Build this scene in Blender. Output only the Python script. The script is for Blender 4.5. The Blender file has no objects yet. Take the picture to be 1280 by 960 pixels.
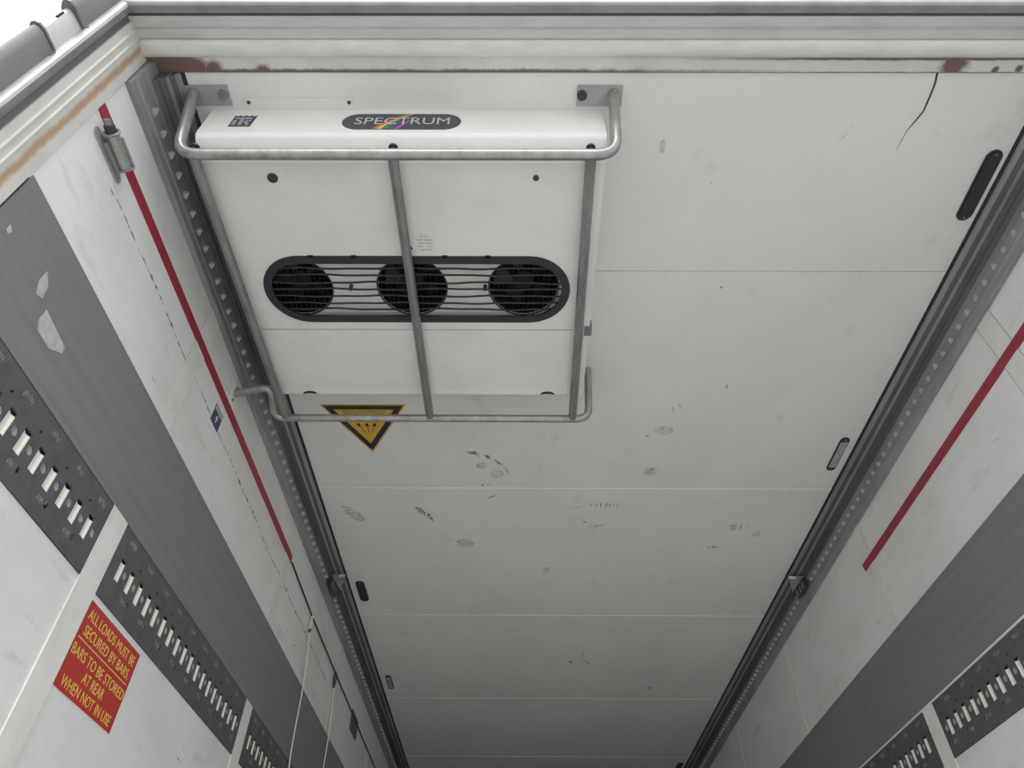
import bpy, bmesh, math, random
from mathutils import Matrix, Vector
random.seed(7)
scene = bpy.context.scene
C = scene.collection

# ------------------------------------------------------------------ camera
F_PX, PITCH, YAW, ROLL = 870.394, 0.792212, 0.00670779, 0.00754467
cam_d = bpy.data.cameras.new('camera'); cam = bpy.data.objects.new('camera', cam_d); C.objects.link(cam)
cam_d.sensor_width = 36.0; cam_d.lens = 36.0 * F_PX / 1280.0; cam_d.clip_start = 0.02; cam_d.clip_end = 500
ri = Vector((1, 0, 0)); up = Vector((0, -math.sin(PITCH), math.cos(PITCH))); fw = Vector((0, math.cos(PITCH), math.sin(PITCH)))
ri, up = math.cos(ROLL) * ri + math.sin(ROLL) * up, -math.sin(ROLL) * ri + math.cos(ROLL) * up
RZ = Matrix.Rotation(YAW, 3, 'Z'); ri, up, fw = RZ @ ri, RZ @ up, RZ @ fw
cam.matrix_world = Matrix(((ri.x, up.x, -fw.x, -0.2645), (ri.y, up.y, -fw.y, 0.0), (ri.z, up.z, -fw.z, 0.77), (0, 0, 0, 1)))
scene.camera = cam

# ------------------------------------------------------------------ overcast sky and exposure
world = bpy.data.worlds.new('overcast_sky'); scene.world = world; world.use_nodes = True
bg = world.node_tree.nodes['Background']; bg.inputs[0].default_value = (0.93, 0.965, 1.0, 1); bg.inputs[1].default_value = 1.25
vs = scene.view_settings
vs.view_transform = 'Standard'; vs.look = 'None'; vs.gamma = 1.0; vs.use_curve_mapping = False
vs.exposure = 0.62
sun_d = bpy.data.lights.new('hazy_sun', 'SUN'); sun_d.energy = 2.4; sun_d.angle = math.radians(35); sun_d.color = (1.0, 0.98, 0.955)
sun = bpy.data.objects.new('hazy_sun', sun_d); C.objects.link(sun); sun.rotation_euler = (math.radians(50), 0, math.radians(-4))   # high thin-cloud sun behind the open doors

# ------------------------------------------------------------------ materials
def mat(name, col, rough=0.55, metal=0.0, col2=None, scale=(6, 6, 6), lo=0.4, hi=0.7, bump=0.0, spec=0.5, streak=None, alpha=None, detail=6):
    m = bpy.data.materials.new(name); m.use_nodes = True
    nt = m.node_tree; b = nt.nodes['Principled BSDF']
    b.inputs['Roughness'].default_value = rough; b.inputs['Metallic'].default_value = metal
    b.inputs['Specular IOR Level'].default_value = spec
    b.inputs['Base Color'].default_value = (*col, 1)
    if alpha is not None: b.inputs['Alpha'].default_value = alpha
    if col2:
        geo = nt.nodes.new('ShaderNodeNewGeometry'); mp = nt.nodes.new('ShaderNodeMapping'); mp.inputs['Scale'].default_value = scale
        nt.links.new(geo.outputs['Position'], mp.inputs['Vector'])
        nz = nt.nodes.new('ShaderNodeTexNoise'); nz.inputs['Scale'].default_value = 1; nz.inputs['Detail'].default_value = detail; nz.inputs['Roughness'].default_value = 0.65
        nt.links.new(mp.outputs[0], nz.inputs['Vector'])
        mr = nt.nodes.new('ShaderNodeMapRange'); mr.inputs[1].default_value = lo; mr.inputs[2].default_value = hi
        nt.links.new(nz.outputs[0], mr.inputs[0])
        mx = nt.nodes.new('ShaderNodeMix'); mx.data_type = 'RGBA'
        mx.inputs[6].default_value = (*col, 1); mx.inputs[7].default_value = (*col2, 1)
        nt.links.new(mr.outputs[0], mx.inputs[0]); last = mx.outputs[2]
        if streak:
            scol, sscale, slo, shi = streak
            mp2 = nt.nodes.new('ShaderNodeMapping'); mp2.inputs['Scale'].default_value = sscale
            nt.links.new(geo.outputs['Position'], mp2.inputs['Vector'])
            n2 = nt.nodes.new('ShaderNodeTexNoise'); n2.inputs['Scale'].default_value = 1; n2.inputs['Detail'].default_value = 8; n2.inputs['Roughness'].default_value = 0.7
            nt.links.new(mp2.outputs[0], n2.inputs['Vector'])
            r2 = nt.nodes.new('ShaderNodeMapRange'); r2.inputs[1].default_value = slo; r2.inputs[2].default_value = shi
            nt.links.new(n2.outputs[0], r2.inputs[0])
            m2 = nt.nodes.new('ShaderNodeMix'); m2.data_type = 'RGBA'; m2.inputs[7].default_value = (*scol, 1)
            nt.links.new(r2.outputs[0], m2.inputs[0]); nt.links.new(last, m2.inputs[6]); last = m2.outputs[2]
        nt.links.new(last, b.inputs['Base Color'])
        if bump:
            bp = nt.nodes.new('ShaderNodeBump'); bp.inputs['Strength'].default_value = bump; bp.inputs['Distance'].default_value = 0.004
            nt.links.new(nz.outputs[0], bp.inputs['Height']); nt.links.new(bp.outputs[0], b.inputs['Normal'])
        if alpha is not None and alpha < 0.9:
            na = nt.nodes.new('ShaderNodeTexNoise'); na.inputs['Scale'].default_value = 55; na.inputs['Detail'].default_value = 5
            nt.links.new(geo.outputs['Position'], na.inputs['Vector'])
            ra = nt.nodes.new('ShaderNodeMapRange'); ra.inputs[1].default_value = 0.36; ra.inputs[2].default_value = 0.66; ra.inputs[3].default_value = alpha * 0.1; ra.inputs[4].default_value = min(1.0, alpha * 1.9)
            nt.links.new(na.outputs[0], ra.inputs[0]); nt.links.new(ra.outputs[0], b.inputs['Alpha'])
    return m

def rust_mat(name, col, col2, axis_line, lines, blobs, rust=(0.20, 0.085, 0.045)):
    """painted sheet with rust runs: lines = (coord axis, centre, half width, along axis, from, to); blobs = (x, y, z, radius)"""
    m = mat(name, col, 0.5, 0.0, col2, (9, 9, 9), 0.35, 0.75)
    nt = m.node_tree; b = nt.nodes['Principled BSDF']; base = b.inputs['Base Color'].links[0].from_socket
    geo = nt.nodes.new('ShaderNodeNewGeometry'); sep = nt.nodes.new('ShaderNodeSeparateXYZ'); nt.links.new(geo.outputs['Position'], sep.inputs[0])
    nz = nt.nodes.new('ShaderNodeTexNoise'); nz.inputs['Scale'].default_value = 26; nz.inputs['Detail'].default_value = 8; nz.inputs['Roughness'].default_value = 0.7
    nt.links.new(geo.outputs['Position'], nz.inputs['Vector'])
    def math_(op, a, b_):
        n = nt.nodes.new('ShaderNodeMath'); n.operation = op
        for i, v in enumerate((a, b_)):
            if isinstance(v, (int, float)): n.inputs[i].default_value = v
            elif v is not None: nt.links.new(v, n.inputs[i])
        return n.outputs[0]
    total = None
    for (ax, c, hw, al, f0, f1) in lines:
        wob = math_('MULTIPLY', math_('SUBTRACT', nz.outputs[0], 0.5), hw * 1.6)
        d = math_('ABSOLUTE', math_('SUBTRACT', math_('ADD', sep.outputs[ax], wob), c), None)
        v = math_('SUBTRACT', 1.0, math_('DIVIDE', d, hw))
        v = math_('MULTIPLY', math_('MAXIMUM', v, 0.0), 1.4)
        if f0 is not None:
            mr = nt.nodes.new('ShaderNodeMapRange'); mr.inputs[1].default_value = f0; mr.inputs[2].default_value = f1
            nt.links.new(sep.outputs[al], mr.inputs[0]); v = math_('MULTIPLY', v, mr.outputs[0])
        total = v if total is None else math_('MAXIMUM', total, v)
    for (x, y, z, r) in blobs:
        vm = nt.nodes.new('ShaderNodeVectorMath'); vm.operation = 'DISTANCE'; vm.inputs[1].default_value = (x, y, z)
        nt.links.new(geo.outputs['Position'], vm.inputs[0])
        d = math_('ADD', vm.outputs['Value'], math_('MULTIPLY', math_('SUBTRACT', nz.outputs[0], 0.5), r * 1.3))
        v = math_('MAXIMUM', math_('MULTIPLY', math_('SUBTRACT', 1.0, math_('DIVIDE', d, r)), 2.0), 0.0)
        total = v if total is None else math_('MAXIMUM', total, v)
    total = math_('MINIMUM', total, 0.95)
    mx = nt.nodes.new('ShaderNodeMix'); mx.data_type = 'RGBA'; mx.inputs[7].default_value = (*rust, 1)
    nt.links.new(total, mx.inputs[0]); nt.links.new(base, mx.inputs[6]); nt.links.new(mx.outputs[2], b.inputs['Base Color'])
    return m

M = {}
M['wall'] = mat('white_wall_panel', (0.80, 0.805, 0.795), 0.42, 0, (0.69, 0.69, 0.675), (2.5, 2.0, 4), 0.42, 0.75, streak=((0.46, 0.455, 0.44), (9, 3.2, 16), 0.575, 0.86))
M['ceil'] = mat('white_ceiling_panel', (0.785, 0.785, 0.775), 0.45, 0, (0.715, 0.715, 0.708), (2.2, 1.6, 2), 0.40, 0.75, streak=((0.52, 0.52, 0.51), (7, 5, 7), 0.60, 0.88))
M['joint'] = mat('white_joint_strip', (0.78, 0.79, 0.76), 0.4, 0, (0.66, 0.66, 0.63), (8, 8, 5), 0.45, 0.75)
M['seal'] = mat('white_sealant', (0.88, 0.88, 0.86), 0.5)
M['groove'] = mat('grey_joint_groove', (0.36, 0.36, 0.35), 0.7)
M['band'] = mat('grey_painted_band', (0.215, 0.215, 0.215), 0.50, 0, (0.185, 0.185, 0.187), (5, 1.2, 40), 0.40, 0.65, streak=((0.13, 0.13, 0.13), (12, 2.0, 60), 0.62, 0.8))
M['rail'] = mat('dark_galvanised_rail', (0.135, 0.138, 0.145), 0.45, 0.25, (0.098, 0.10, 0.106), (14, 25, 25), 0.35, 0.7, streak=((0.27, 0.27, 0.27), (30, 60, 110), 0.66, 0.8))
M['dimple'] = mat('pressed_dimple_metal', (0.38, 0.38, 0.385), 0.4, 0.2, (0.28, 0.28, 0.285), (40, 40, 40))
M['insert'] = mat('cream_slot_insert', (0.86, 0.84, 0.74), 0.4, 0, (0.76, 0.74, 0.64), (60, 60, 30))
M['roofrail'] = mat('weathered_grey_aluminium_rail', (0.34, 0.345, 0.355), 0.46, 0.25, (0.225, 0.23, 0.24), (14, 2.2, 20), 0.38, 0.66, streak=((0.42, 0.42, 0.42), (40, 22, 40), 0.66, 0.85))
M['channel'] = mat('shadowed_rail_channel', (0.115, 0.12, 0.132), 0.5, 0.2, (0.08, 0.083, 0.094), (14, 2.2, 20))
M['tooth'] = mat('lit_rail_tooth', (0.56, 0.56, 0.555), 0.4, 0.1, (0.42, 0.42, 0.415), (30, 30, 30))  # paler than the rail metal: light on the rear facets put in the colour
M['black'] = mat('black_rubber_seal', (0.016, 0.017, 0.020), 0.5, 0, (0.024, 0.025, 0.028), (20, 20, 20))
M['red'] = mat('faded_red_stripe', (0.36, 0.028, 0.052), 0.5, 0, (0.27, 0.022, 0.042), (10, 3, 40), 0.4, 0.7)
M['cream'] = rust_mat('cream_post_paint', (0.66, 0.65, 0.60), (0.56, 0.55, 0.51), 1, [(1, 0.640, 0.013, 2, None, None)], [], (0.46, 0.29, 0.18))
M['header'] = rust_mat('header_sheet_paint', (0.70, 0.695, 0.66), (0.58, 0.58, 0.55), 1,
    [(1, 0.700, 0.010, 0, 0.55, -0.15), (1, 0.666, 0.006, 0, 0.15, 0.55), (1, 0.702, 0.0035, 0, None, None)],
    [(-1.20, 0.685, 2.645, 0.075), (-1.14, 0.682, 2.645, 0.065), (-1.10, 0.69, 2.645, 0.04), (0.875, 0.684, 2.645, 0.045), (-1.06, 0.70, 2.645, 0.035), (-0.93, 0.705, 2.645, 0.03), (0.985, 0.694, 2.645, 0.011), (1.045, 0.69, 2.645, 0.012)], (0.145, 0.075, 0.058))
M['bead'] = mat('header_bead_paint', (0.74, 0.735, 0.70), 0.30, 0.0, (0.62, 0.615, 0.58), (10, 30, 30), 0.4, 0.75)
M['softseal'] = mat('dark_blue_grey_seal', (0.13, 0.132, 0.148), 0.6)
M['ribs'] = mat('header_rib_paint', (0.60, 0.60, 0.60), 0.45, 0.1, (0.50, 0.50, 0.505), (7, 40, 40), 0.4, 0.7)
M['steel'] = mat('brushed_steel_lip', (0.33, 0.33, 0.328), 0.42, 0.5, (0.24, 0.24, 0.24), (10, 10, 8), 0.4, 0.7)
M['dgrey'] = mat('dark_grey_door_edge', (0.17, 0.172, 0.175), 0.5, 0.1, (0.13, 0.13, 0.135), (10, 10, 6), 0.4, 0.7)
M['hinge'] = mat('white_hinge_paint', (0.50, 0.50, 0.48), 0.4, 0.1, (0.5, 0.5, 0.47), (30, 30, 30), 0.45, 0.7)
M['unit'] = mat('white_evaporator_paint', (0.84, 0.845, 0.82), 0.30, 0, (0.76, 0.765, 0.74), (5, 5, 5), 0.42, 0.75)
M['unitpanel'] = mat('speckled_evaporator_panel', (0.80, 0.80, 0.78), 0.38, 0, (0.72, 0.72, 0.70), (5, 5, 5), 0.42, 0.72, streak=((0.22, 0.20, 0.18), (95, 95, 95), 0.735, 0.79))
M['tube'] = mat('galvanised_tube', (0.44, 0.435, 0.42), 0.36, 0.6, (0.28, 0.28, 0.275), (24, 24, 24), 0.38, 0.68)
M['strut'] = mat('dull_galvanised_strut', (0.30, 0.30, 0.305), 0.45, 0.5, (0.20, 0.20, 0.205), (40, 10, 40), 0.38, 0.68)
M['bracket'] = mat('galvanised_bracket', (0.40, 0.405, 0.41), 0.42, 0.4, (0.32, 0.32, 0.325), (20, 20, 20))
M['bolt'] = mat('dark_bolt', (0.06, 0.06, 0.068), 0.4, 0.4)
M['grille'] = mat('black_grille', (0.022, 0.024, 0.030), 0.45, 0, (0.03, 0.032, 0.04), (30, 30, 30))
M['fandark'] = mat('black_fan', (0.010, 0.011, 0.015), 0.5)
M['navy'] = mat('charcoal_badge', (0.045, 0.05, 0.065), 0.35)
M['letter'] = mat('silver_lettering', (0.52, 0.53, 0.54), 0.35)
M['grape'] = mat('grey_logo_lettering', (0.33, 0.34, 0.40), 0.4)
for k, c in dict(rb_red=(0.62, 0.12, 0.06), rb_yellow=(0.70, 0.58, 0.08), rb_green=(0.05, 0.22, 0.09), rb_blue=(0.09, 0.07, 0.24), rb_pink=(0.52, 0.08, 0.30)).items():
    M[k] = mat(k.replace('rb_', 'rainbow_'), c, 0.4)
M['signred'] = mat('red_sign_vinyl', (0.50, 0.045, 0.04), 0.4, 0, (0.44, 0.04, 0.036), (14, 14, 14))
M['signyellow'] = mat('yellow_sign_print', (0.72, 0.56, 0.10), 0.45)
M['signwhite'] = mat('white_sign_border', (0.72, 0.71, 0.69), 0.45)
M['amber'] = mat('amber_warning_vinyl', (0.66, 0.42, 0.055), 0.45, 0, (0.58, 0.37, 0.06), (20, 20, 20))
M['warnblack'] = mat('black_warning_print', (0.022, 0.022, 0.028), 0.45)
M['warnred'] = mat('dark_red_warning_print', (0.33, 0.05, 0.06), 0.5)
M['stickblue'] = mat('navy_sticker', (0.035, 0.055, 0.12), 0.4)
M['stickgrey'] = mat('grey_sticker_print', (0.40, 0.43, 0.50), 0.45)
M['scuff'] = mat('dark_scuff', (0.20, 0.20, 0.20), 0.6, 0, (0.40, 0.40, 0.39), (90, 90, 90), 0.35, 0.65, alpha=0.30)
M['smudge'] = mat('faint_smudge', (0.32, 0.32, 0.31), 0.6, 0, (0.50, 0.50, 0.49), (70, 70, 70), 0.35, 0.65, alpha=0.10)
M['leafmark'] = mat('grey_smear', (0.40, 0.40, 0.395), 0.6, 0, (0.46, 0.46, 0.455), (70, 70, 70), 0.35, 0.65, alpha=0.13)
M['crack'] = mat('dark_crack', (0.05, 0.05, 0.05), 0.7)
M['residue'] = mat('pale_sticker_residue', (0.52, 0.52, 0.50), 0.6, 0, (0.36, 0.36, 0.35), (40, 40, 40))
M['lens'] = mat('clear_ribbed_lamp_lens', (0.42, 0.43, 0.45), 0.2, 0, (0.30, 0.31, 0.33), (60, 60, 60))
M['cord'] = mat('white_cord', (0.74, 0.73, 0.69), 0.7)
M['floor'] = mat('grey_aluminium_floor', (0.62, 0.615, 0.59), 0.5, 0.05, (0.50, 0.495, 0.475), (3, 1, 3), 0.35, 0.7, bump=0.2)
M['ground'] = mat('pale_concrete_yard', (0.37, 0.365, 0.35), 0.9, 0, (0.29, 0.285, 0.275), (0.8, 0.8, 0.8), 0.35, 0.7, bump=0.3)
M['outer'] = mat('white_outer_skin', (0.72, 0.73, 0.72), 0.4, 0, (0.64, 0.65, 0.64), (2, 2, 2))

# ------------------------------------------------------------------ mesh helpers
def link(name, me, m=None, parent=None):
    o = bpy.data.objects.new(name, me); C.objects.link(o)
    if m is not None and me is not None and not me.materials: me.materials.append(m)
    if parent is not None: o.parent = parent
    return o
def from_pd(name, v, f, smooth=False):
    me = bpy.data.meshes.new(name); me.from_pydata([tuple(p) for p in v], [], f); me.update()
    bm = bmesh.new(); bm.from_mesh(me); bmesh.ops.recalc_face_normals(bm, faces=bm.faces); bm.to_mesh(me); bm.free()
    if smooth:
        for p in me.polygons: p.use_smooth = True
    return me
class MB:
    def __init__(s): s.v = []; s.f = []
    def add(s, v, f):
        n = len(s.v); s.v += [tuple(p) for p in v]; s.f += [tuple(i + n for i in q) for q in f]; return s
    def box(s, x0, x1, y0, y1, z0, z1):
        v = [(x, y, z) for x in (x0, x1) for y in (y0, y1) for z in (z0, z1)]
        return s.add(v, [(0, 1, 3, 2), (4, 6, 7, 5), (0, 4, 5, 1), (2, 3, 7, 6), (0, 2, 6, 4), (1, 5, 7, 3)])
    def prism(s, prof, ax, a, b):
        """closed polygon prof (2D in the two other axes, order kept) extruded on axis ax from a to b"""
        def P(p, t):
            q = list(p); q.insert(ax, t); return tuple(q)
        n = len(prof); v = [P(p, a) for p in prof] + [P(p, b) for p in prof]
        f = [tuple(range(n)), tuple(range(n, 2 * n))] + [(i, (i + 1) % n, n + (i + 1) % n, n + i) for i in range(n)]
        return s.add(v, f)
    def tube(s, pts, r, n=12, cap=True):
        pts = [Vector(p) for p in pts]; rings = []
        t0 = (pts[1] - pts[0]).normalized(); nrm = t0.orthogonal().normalized()
        for i, p in enumerate(pts):
            t = (pts[min(i + 1, len(pts) - 1)] - pts[max(i - 1, 0)]).normalized()
            nrm = (nrm - t * nrm.dot(t)).normalized(); bn = t.cross(nrm)
            rings.append([p + r * (math.cos(2 * math.pi * k / n) * nrm + math.sin(2 * math.pi * k / n) * bn) for k in range(n)])
        v = [q for rg in rings for q in rg]; f = []
        for i in range(len(rings) - 1):
            for k in range(n):
                f.append((i * n + k, i * n + (k + 1) % n, (i + 1) * n + (k + 1) % n, (i + 1) * n + k))
        if cap: f += [tuple(range(n)), tuple(range((len(rings) - 1) * n, len(rings) * n))]
        return s.add(v, f)
    def obj(s, name, m, parent=None, smooth=False):
        return link(name, from_pd(name, s.v, s.f, smooth), m, parent)
def fillet(pts, r, n=8):
    pts = [Vector(p) for p in pts]; out = [pts[0]]
    for i in range(1, len(pts) - 1):
        a = (pts[i - 1] - pts[i]); b = (pts[i + 1] - pts[i]); ra = min(r, a.length * 0.48, b.length * 0.48)
        p0 = pts[i] + a.normalized() * ra; p1 = pts[i] + b.normalized() * ra
        for k in range(n + 1):
            t = k / n; out.append((1 - t) ** 2 * p0 + 2 * t * (1 - t) * pts[i] + t * t * p1)
    out.append(pts[-1]); return out
def smooth_auto(o, deg=35):
    me = o.data
    for p in me.polygons: p.use_smooth = True
    bm = bmesh.new(); bm.from_mesh(me)
    for e in bm.edges:
        if len(e.link_faces) == 2 and e.calc_face_angle(0) > math.radians(deg): e.smooth = False
    bm.to_mesh(me); bm.free(); return o
def tag(o, label=None, cat=None, group=None, kind=None):
    if label: o['label'] = label
    if cat: o['category'] = cat
    if group: o['group'] = group
    if kind: o['kind'] = kind
    return o
def empty(name, loc=(0, 0, 0)):
    o = bpy.data.objects.new(name, None); C.objects.link(o); o.location = loc; o.empty_display_size = 0.05; return o
def adopt(o, parent):
    """parent keeps world place: builders work in world coordinates, so children are shifted back by the parent's location"""
    o.parent = parent; o.matrix_parent_inverse = Matrix.Translation(parent.location).inverted(); return o
def pill(cx, cy, hl, r, n=12, along=0):
    """stadium outline centred at (cx, cy), half length hl (incl. ends), end radius r"""
    pts = []
    for sgn, a0 in ((1, -math.pi / 2), (-1, math.pi / 2)):
        for k in range(n + 1):
            a = a0 + math.pi * k / n; p = (sgn * (hl - r) + r * math.cos(a), r * math.sin(a))
            pts.append((cx + p[0], cy + p[1]) if along == 0 else (cx - p[1], cy + p[0]))
    return pts
def holed(name, loops, thick):
    """flat plate in local XY with holes (first loop outer), extruded +-thick/2 in Z"""
    cu = bpy.data.curves.new(name, 'CURVE'); cu.dimensions = '2D'; cu.fill_mode = 'BOTH'; cu.extrude = thick / 2
    for lp in loops:
        sp = cu.splines.new('POLY'); sp.points.add(len(lp) - 1); sp.use_cyclic_u = True
        for p, q in zip(sp.points, lp): p.co = (q[0], q[1], 0, 1)
    o = bpy.data.objects.new(name, cu); C.objects.link(o)
    me = bpy.data.meshes.new_from_object(o.evaluated_get(bpy.context.evaluated_depsgraph_get()))
    bpy.data.objects.remove(o); bpy.data.curves.remove(cu); me.name = name; return me
def circle(cx, cy, r, n=32): return [(cx + r * math.cos(2 * math.pi * k / n), cy + r * math.sin(2 * math.pi * k / n)) for k in range(n)]
def frame(origin, xa, ya):
    xa = Vector(xa); ya = Vector(ya); za = xa.cross(ya)
    return Matrix(((xa.x, ya.x, za.x, origin[0]), (xa.y, ya.y, za.y, origin[1]), (xa.z, ya.z, za.z, origin[2]), (0, 0, 0, 1)))
def text_mesh(s, w, h, bold=0.0, depth=0.0004, shear=0.0):
    cu = bpy.data.curves.new('text', 'FONT'); cu.body = s; cu.offset = bold; cu.extrude = 0.005; cu.shear = shear; cu.resolution_u = 3
    o = bpy.data.objects.new('text', cu); C.objects.link(o)
    me = bpy.data.meshes.new_from_object(o.evaluated_get(bpy.context.evaluated_depsgraph_get()))
    bpy.data.objects.remove(o); bpy.data.curves.remove(cu)
    xs = [v.co.x for v in me.vertices]; ys = [v.co.y for v in me.vertices]
    x0, x1, y0, y1 = min(xs), max(xs), min(ys), max(ys)
    for v in me.vertices:
        v.co.x = ((v.co.x - x0) / (x1 - x0) - 0.5) * w; v.co.y = ((v.co.y - y0) / (y1 - y0) - 0.5) * h
        v.co.z = depth if v.co.z > 0 else 0.0
    return me
def put(name, me, mtx, m, parent=None, off=(0, 0, 0)):
    """place a mesh built in a local sign plane by its frame matrix"""
    me.transform(mtx @ Matrix.Translation(off)); me.update()
    o = link(name, me, m)
    if parent: adopt(o, parent)
    return o
def plate(name, loop, t, mtx, m, parent=None, off=0.0):
    b = MB(); b.prism(loop, 2, off, off + t); me = from_pd(name, b.v, b.f)
    return put(name, me, mtx, m, parent)
def rect(x0, x1, y0, y1): return [(x0, y0), (x1, y0), (x1, y1), (x0, y1)]

XW, ZC, Y0, YF = 1.229, 2.65, 0.70, 13.4
# ------------------------------------------------------------------ ground, floor, shell
g = MB().box(-60, 60, -70, 60, -1.30, -1.20).obj('ground', M['ground']); tag(g, 'pale concrete yard under the trailer', kind='structure')
fl = MB().box(-XW - 0.05, XW + 0.05, 0.53, YF, -0.12, 0.0).obj('floor', M['floor']); tag(fl, 'grey metal trailer floor', kind='structure')
fr = MB().box(-XW - 0.06, XW + 0.06, YF, YF + 0.08, -0.12, 2.75).obj('wall_front', M['wall']); tag(fr, 'white front bulkhead at the far end', kind='structure')

ceiling = MB().box(-XW - 0.06, XW + 0.06, 0.66, YF, 2.662, 2.74).obj('ceiling', M['groove']); tag(ceiling, 'white panelled trailer ceiling', kind='structure')
seams = [1.335, 2.507, 3.686, 4.874, 6.055, 7.235, 8.415, 9.595, 10.775, 11.955, YF]
y = 0.694
for i, s in enumerate(seams):
    p = MB().box(-XW, XW, y, s - (0.0015 if i == 0 else 0.003), ZC, 2.664).obj('ceiling_panel', M['ceil'], ceiling)
    if 0 < i < 6:
        MB().prism([(s - 0.004, ZC + 0.004), (s - 0.003, ZC - 0.0015), (s + 0.002, ZC - 0.0015), (s + 0.003, ZC + 0.004)], 0, -1.14, 1.14).obj('joint_sealant', M['seal'], ceiling)
    y = s + (0.0005 if i == 0 else 0.002)

walls = {}
BAND = (1.752, 2.046); RAIL = (1.566, 1.750)
joints = [(1.38 + 1.18 * k, 1.46 + 1.18 * k) for k in range(10)]
for side, nm in ((-1, 'left'), (1, 'right')):
    def X(d): return side * (XW - d)                       # d = distance in from the wall face
    def bx(b, d0, d1, *r):
        a, c = sorted((X(d0), X(d1))); return b.box(a, c, *r)
    w = bx(MB(), -0.065, -0.012, 0.60, YF, -0.12, 2.70).obj('wall_' + nm, M['groove']); walls[nm] = w
    tag(w, 'white panelled %s side wall with grey band' % nm, kind='structure')
    edges = [0.672] + [q for jt in joints for q in jt] + [YF]
    for i in range(0, len(edges), 2):
        a, b2 = edges[i], edges[i + 1]
        bx(MB(), -0.014, 0, a, b2 - 0.0025, BAND[1] - 0.01, 2.66).obj('upper_panel', M['wall'], w)
        bx(MB(), -0.014, 0, a, b2 - 0.002, 0, RAIL[0]).obj('lower_panel', M['wall'], w)
    for a, b2 in joints:
        bx(MB(), -0.014, 0.0022, a + 0.001, b2 - 0.004, BAND[1] - 0.03, 2.66).obj('joint_strip', M['joint'], w)
        bx(MB(), -0.014, 0.004, a, b2, 0, BAND[0]).obj('joint_strip', M['joint'], w)
    bx(MB(), -0.014, 0.0030, 0.678, YF, *BAND).obj('grey_band', M['band'], w)
    if side > 0:
        bx(MB(), -0.01, 0.0055, 0.678, YF, BAND[0] - 0.004, BAND[0] + 0.002).obj('lit_ledge_strip', M['joint'], w)  # added pale strip: light along the band's ledge put in as colour
        prof = [(0.70, 2.324), (2.645, 2.324), (2.655, 2.359), (0.70, 2.359)]
    else:
        prof = [(0.676, 2.354), (2.652, 2.354), (2.640, 2.387), (0.676, 2.387)]
    a, c = sorted((X(0.0), X(0.0033)))
    MB().prism(prof, 0, a, c).obj('red_stripe', M['red'], w)

# ------------------------------------------------------------------ rear portal frame
hd = empty('trim_1', (0, 0.6, 2.65)); tag(hd, 'rusty cream rear door header above the opening', kind='structure')
def hpart(name, prof, m, x0=-XW, x1=XW):                    # profile (y, drop below ceiling)
    o = MB().prism([(p[0], ZC - p[1]) for p in prof], 0, x0, x1).obj(name, m); adopt(o, hd); return smooth_auto(o)
hpart('header_sheet', [(0.702, 0.004), (0.660, 0.006), (0.660, -0.08), (0.702, -0.08)], M['header'])
bead = [(0.664, 0.004)] + [(0.641 + 0.022 * math.cos(a), 0.006 + 0.011 * math.sin(a)) for a in [math.pi * k / 10 for k in range(1, 10)]] + [(0.618, 0.006)]
hpart('header_bead', bead + [(0.618, -0.08), (0.664, -0.08)], M['bead'])
hpart('header_ribs', [(0.618, 0.007), (0.615, 0.011), (0.594, 0.012), (0.592, 0.009), (0.589, 0.009), (0.587, 0.013), (0.562, 0.014), (0.562, -0.08), (0.618, -0.08)], M['ribs'])
hpart('header_seal', [(0.562, 0.006), (0.556, 0.006), (0.556, -0.08), (0.562, -0.08)], M['softseal'])
hpart('header_lip', [(0.556, 0.014), (0.553, 0.018), (0.536, 0.020), (0.531, 0.017), (0.527, 0.010), (0.527, -0.10), (0.556, -0.10)], M['steel'])
hpart('header_back', [(0.70, -0.075), (0.527, -0.09), (0.527, -0.12), (0.70, -0.12)], M['outer'])
for n, side, lab in ((2, -1, 'cream ribbed left rear door post with a rust streak'), (3, 1, 'cream ribbed right rear door post')):
    ps = empty('trim_%d' % n, (side * XW, 0.6, 0)); tag(ps, lab, kind='structure')
    def ppart(name, prof, m, z0=-0.12, z1=2.70):            # profile (y, distance in from the wall face)
        o = MB().prism([(side * (XW - p[1]), p[0]) for p in prof], 2, z0, z1).obj(name, m); adopt(o, ps); return smooth_auto(o)
    ppart('post_sheet', [(0.674, 0.001), (0.672, 0.004), (0.622, 0.005), (0.622, -0.06), (0.674, -0.06)], M['cream'])
    for yy in (0.622, 0.602):
        ppart('post_rib', [(yy, 0.005), (yy - 0.003, 0.005), (yy - 0.005, 0.009), (yy - 0.008, 0.009), (yy - 0.010, 0.005), (yy - 0.020, 0.005), (yy - 0.020, -0.06), (yy, -0.06)], M['cream'])
    ppart('post_flat', [(0.582, 0.005), (0.574, 0.005), (0.574, -0.06), (0.582, -0.06)], M['cream'])
    ppart('post_seal', [(0.574, 0.000), (0.554, 0.000), (0.554, -0.06), (0.574, -0.06)], M['softseal'])
    ppart('post_lip', [(0.554, 0.010), (0.545, 0.014), (0.537, 0.015), (0.532, 0.012), (0.529, 0.004), (0.529, -0.07), (0.554, -0.07)], M['steel'])

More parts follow.
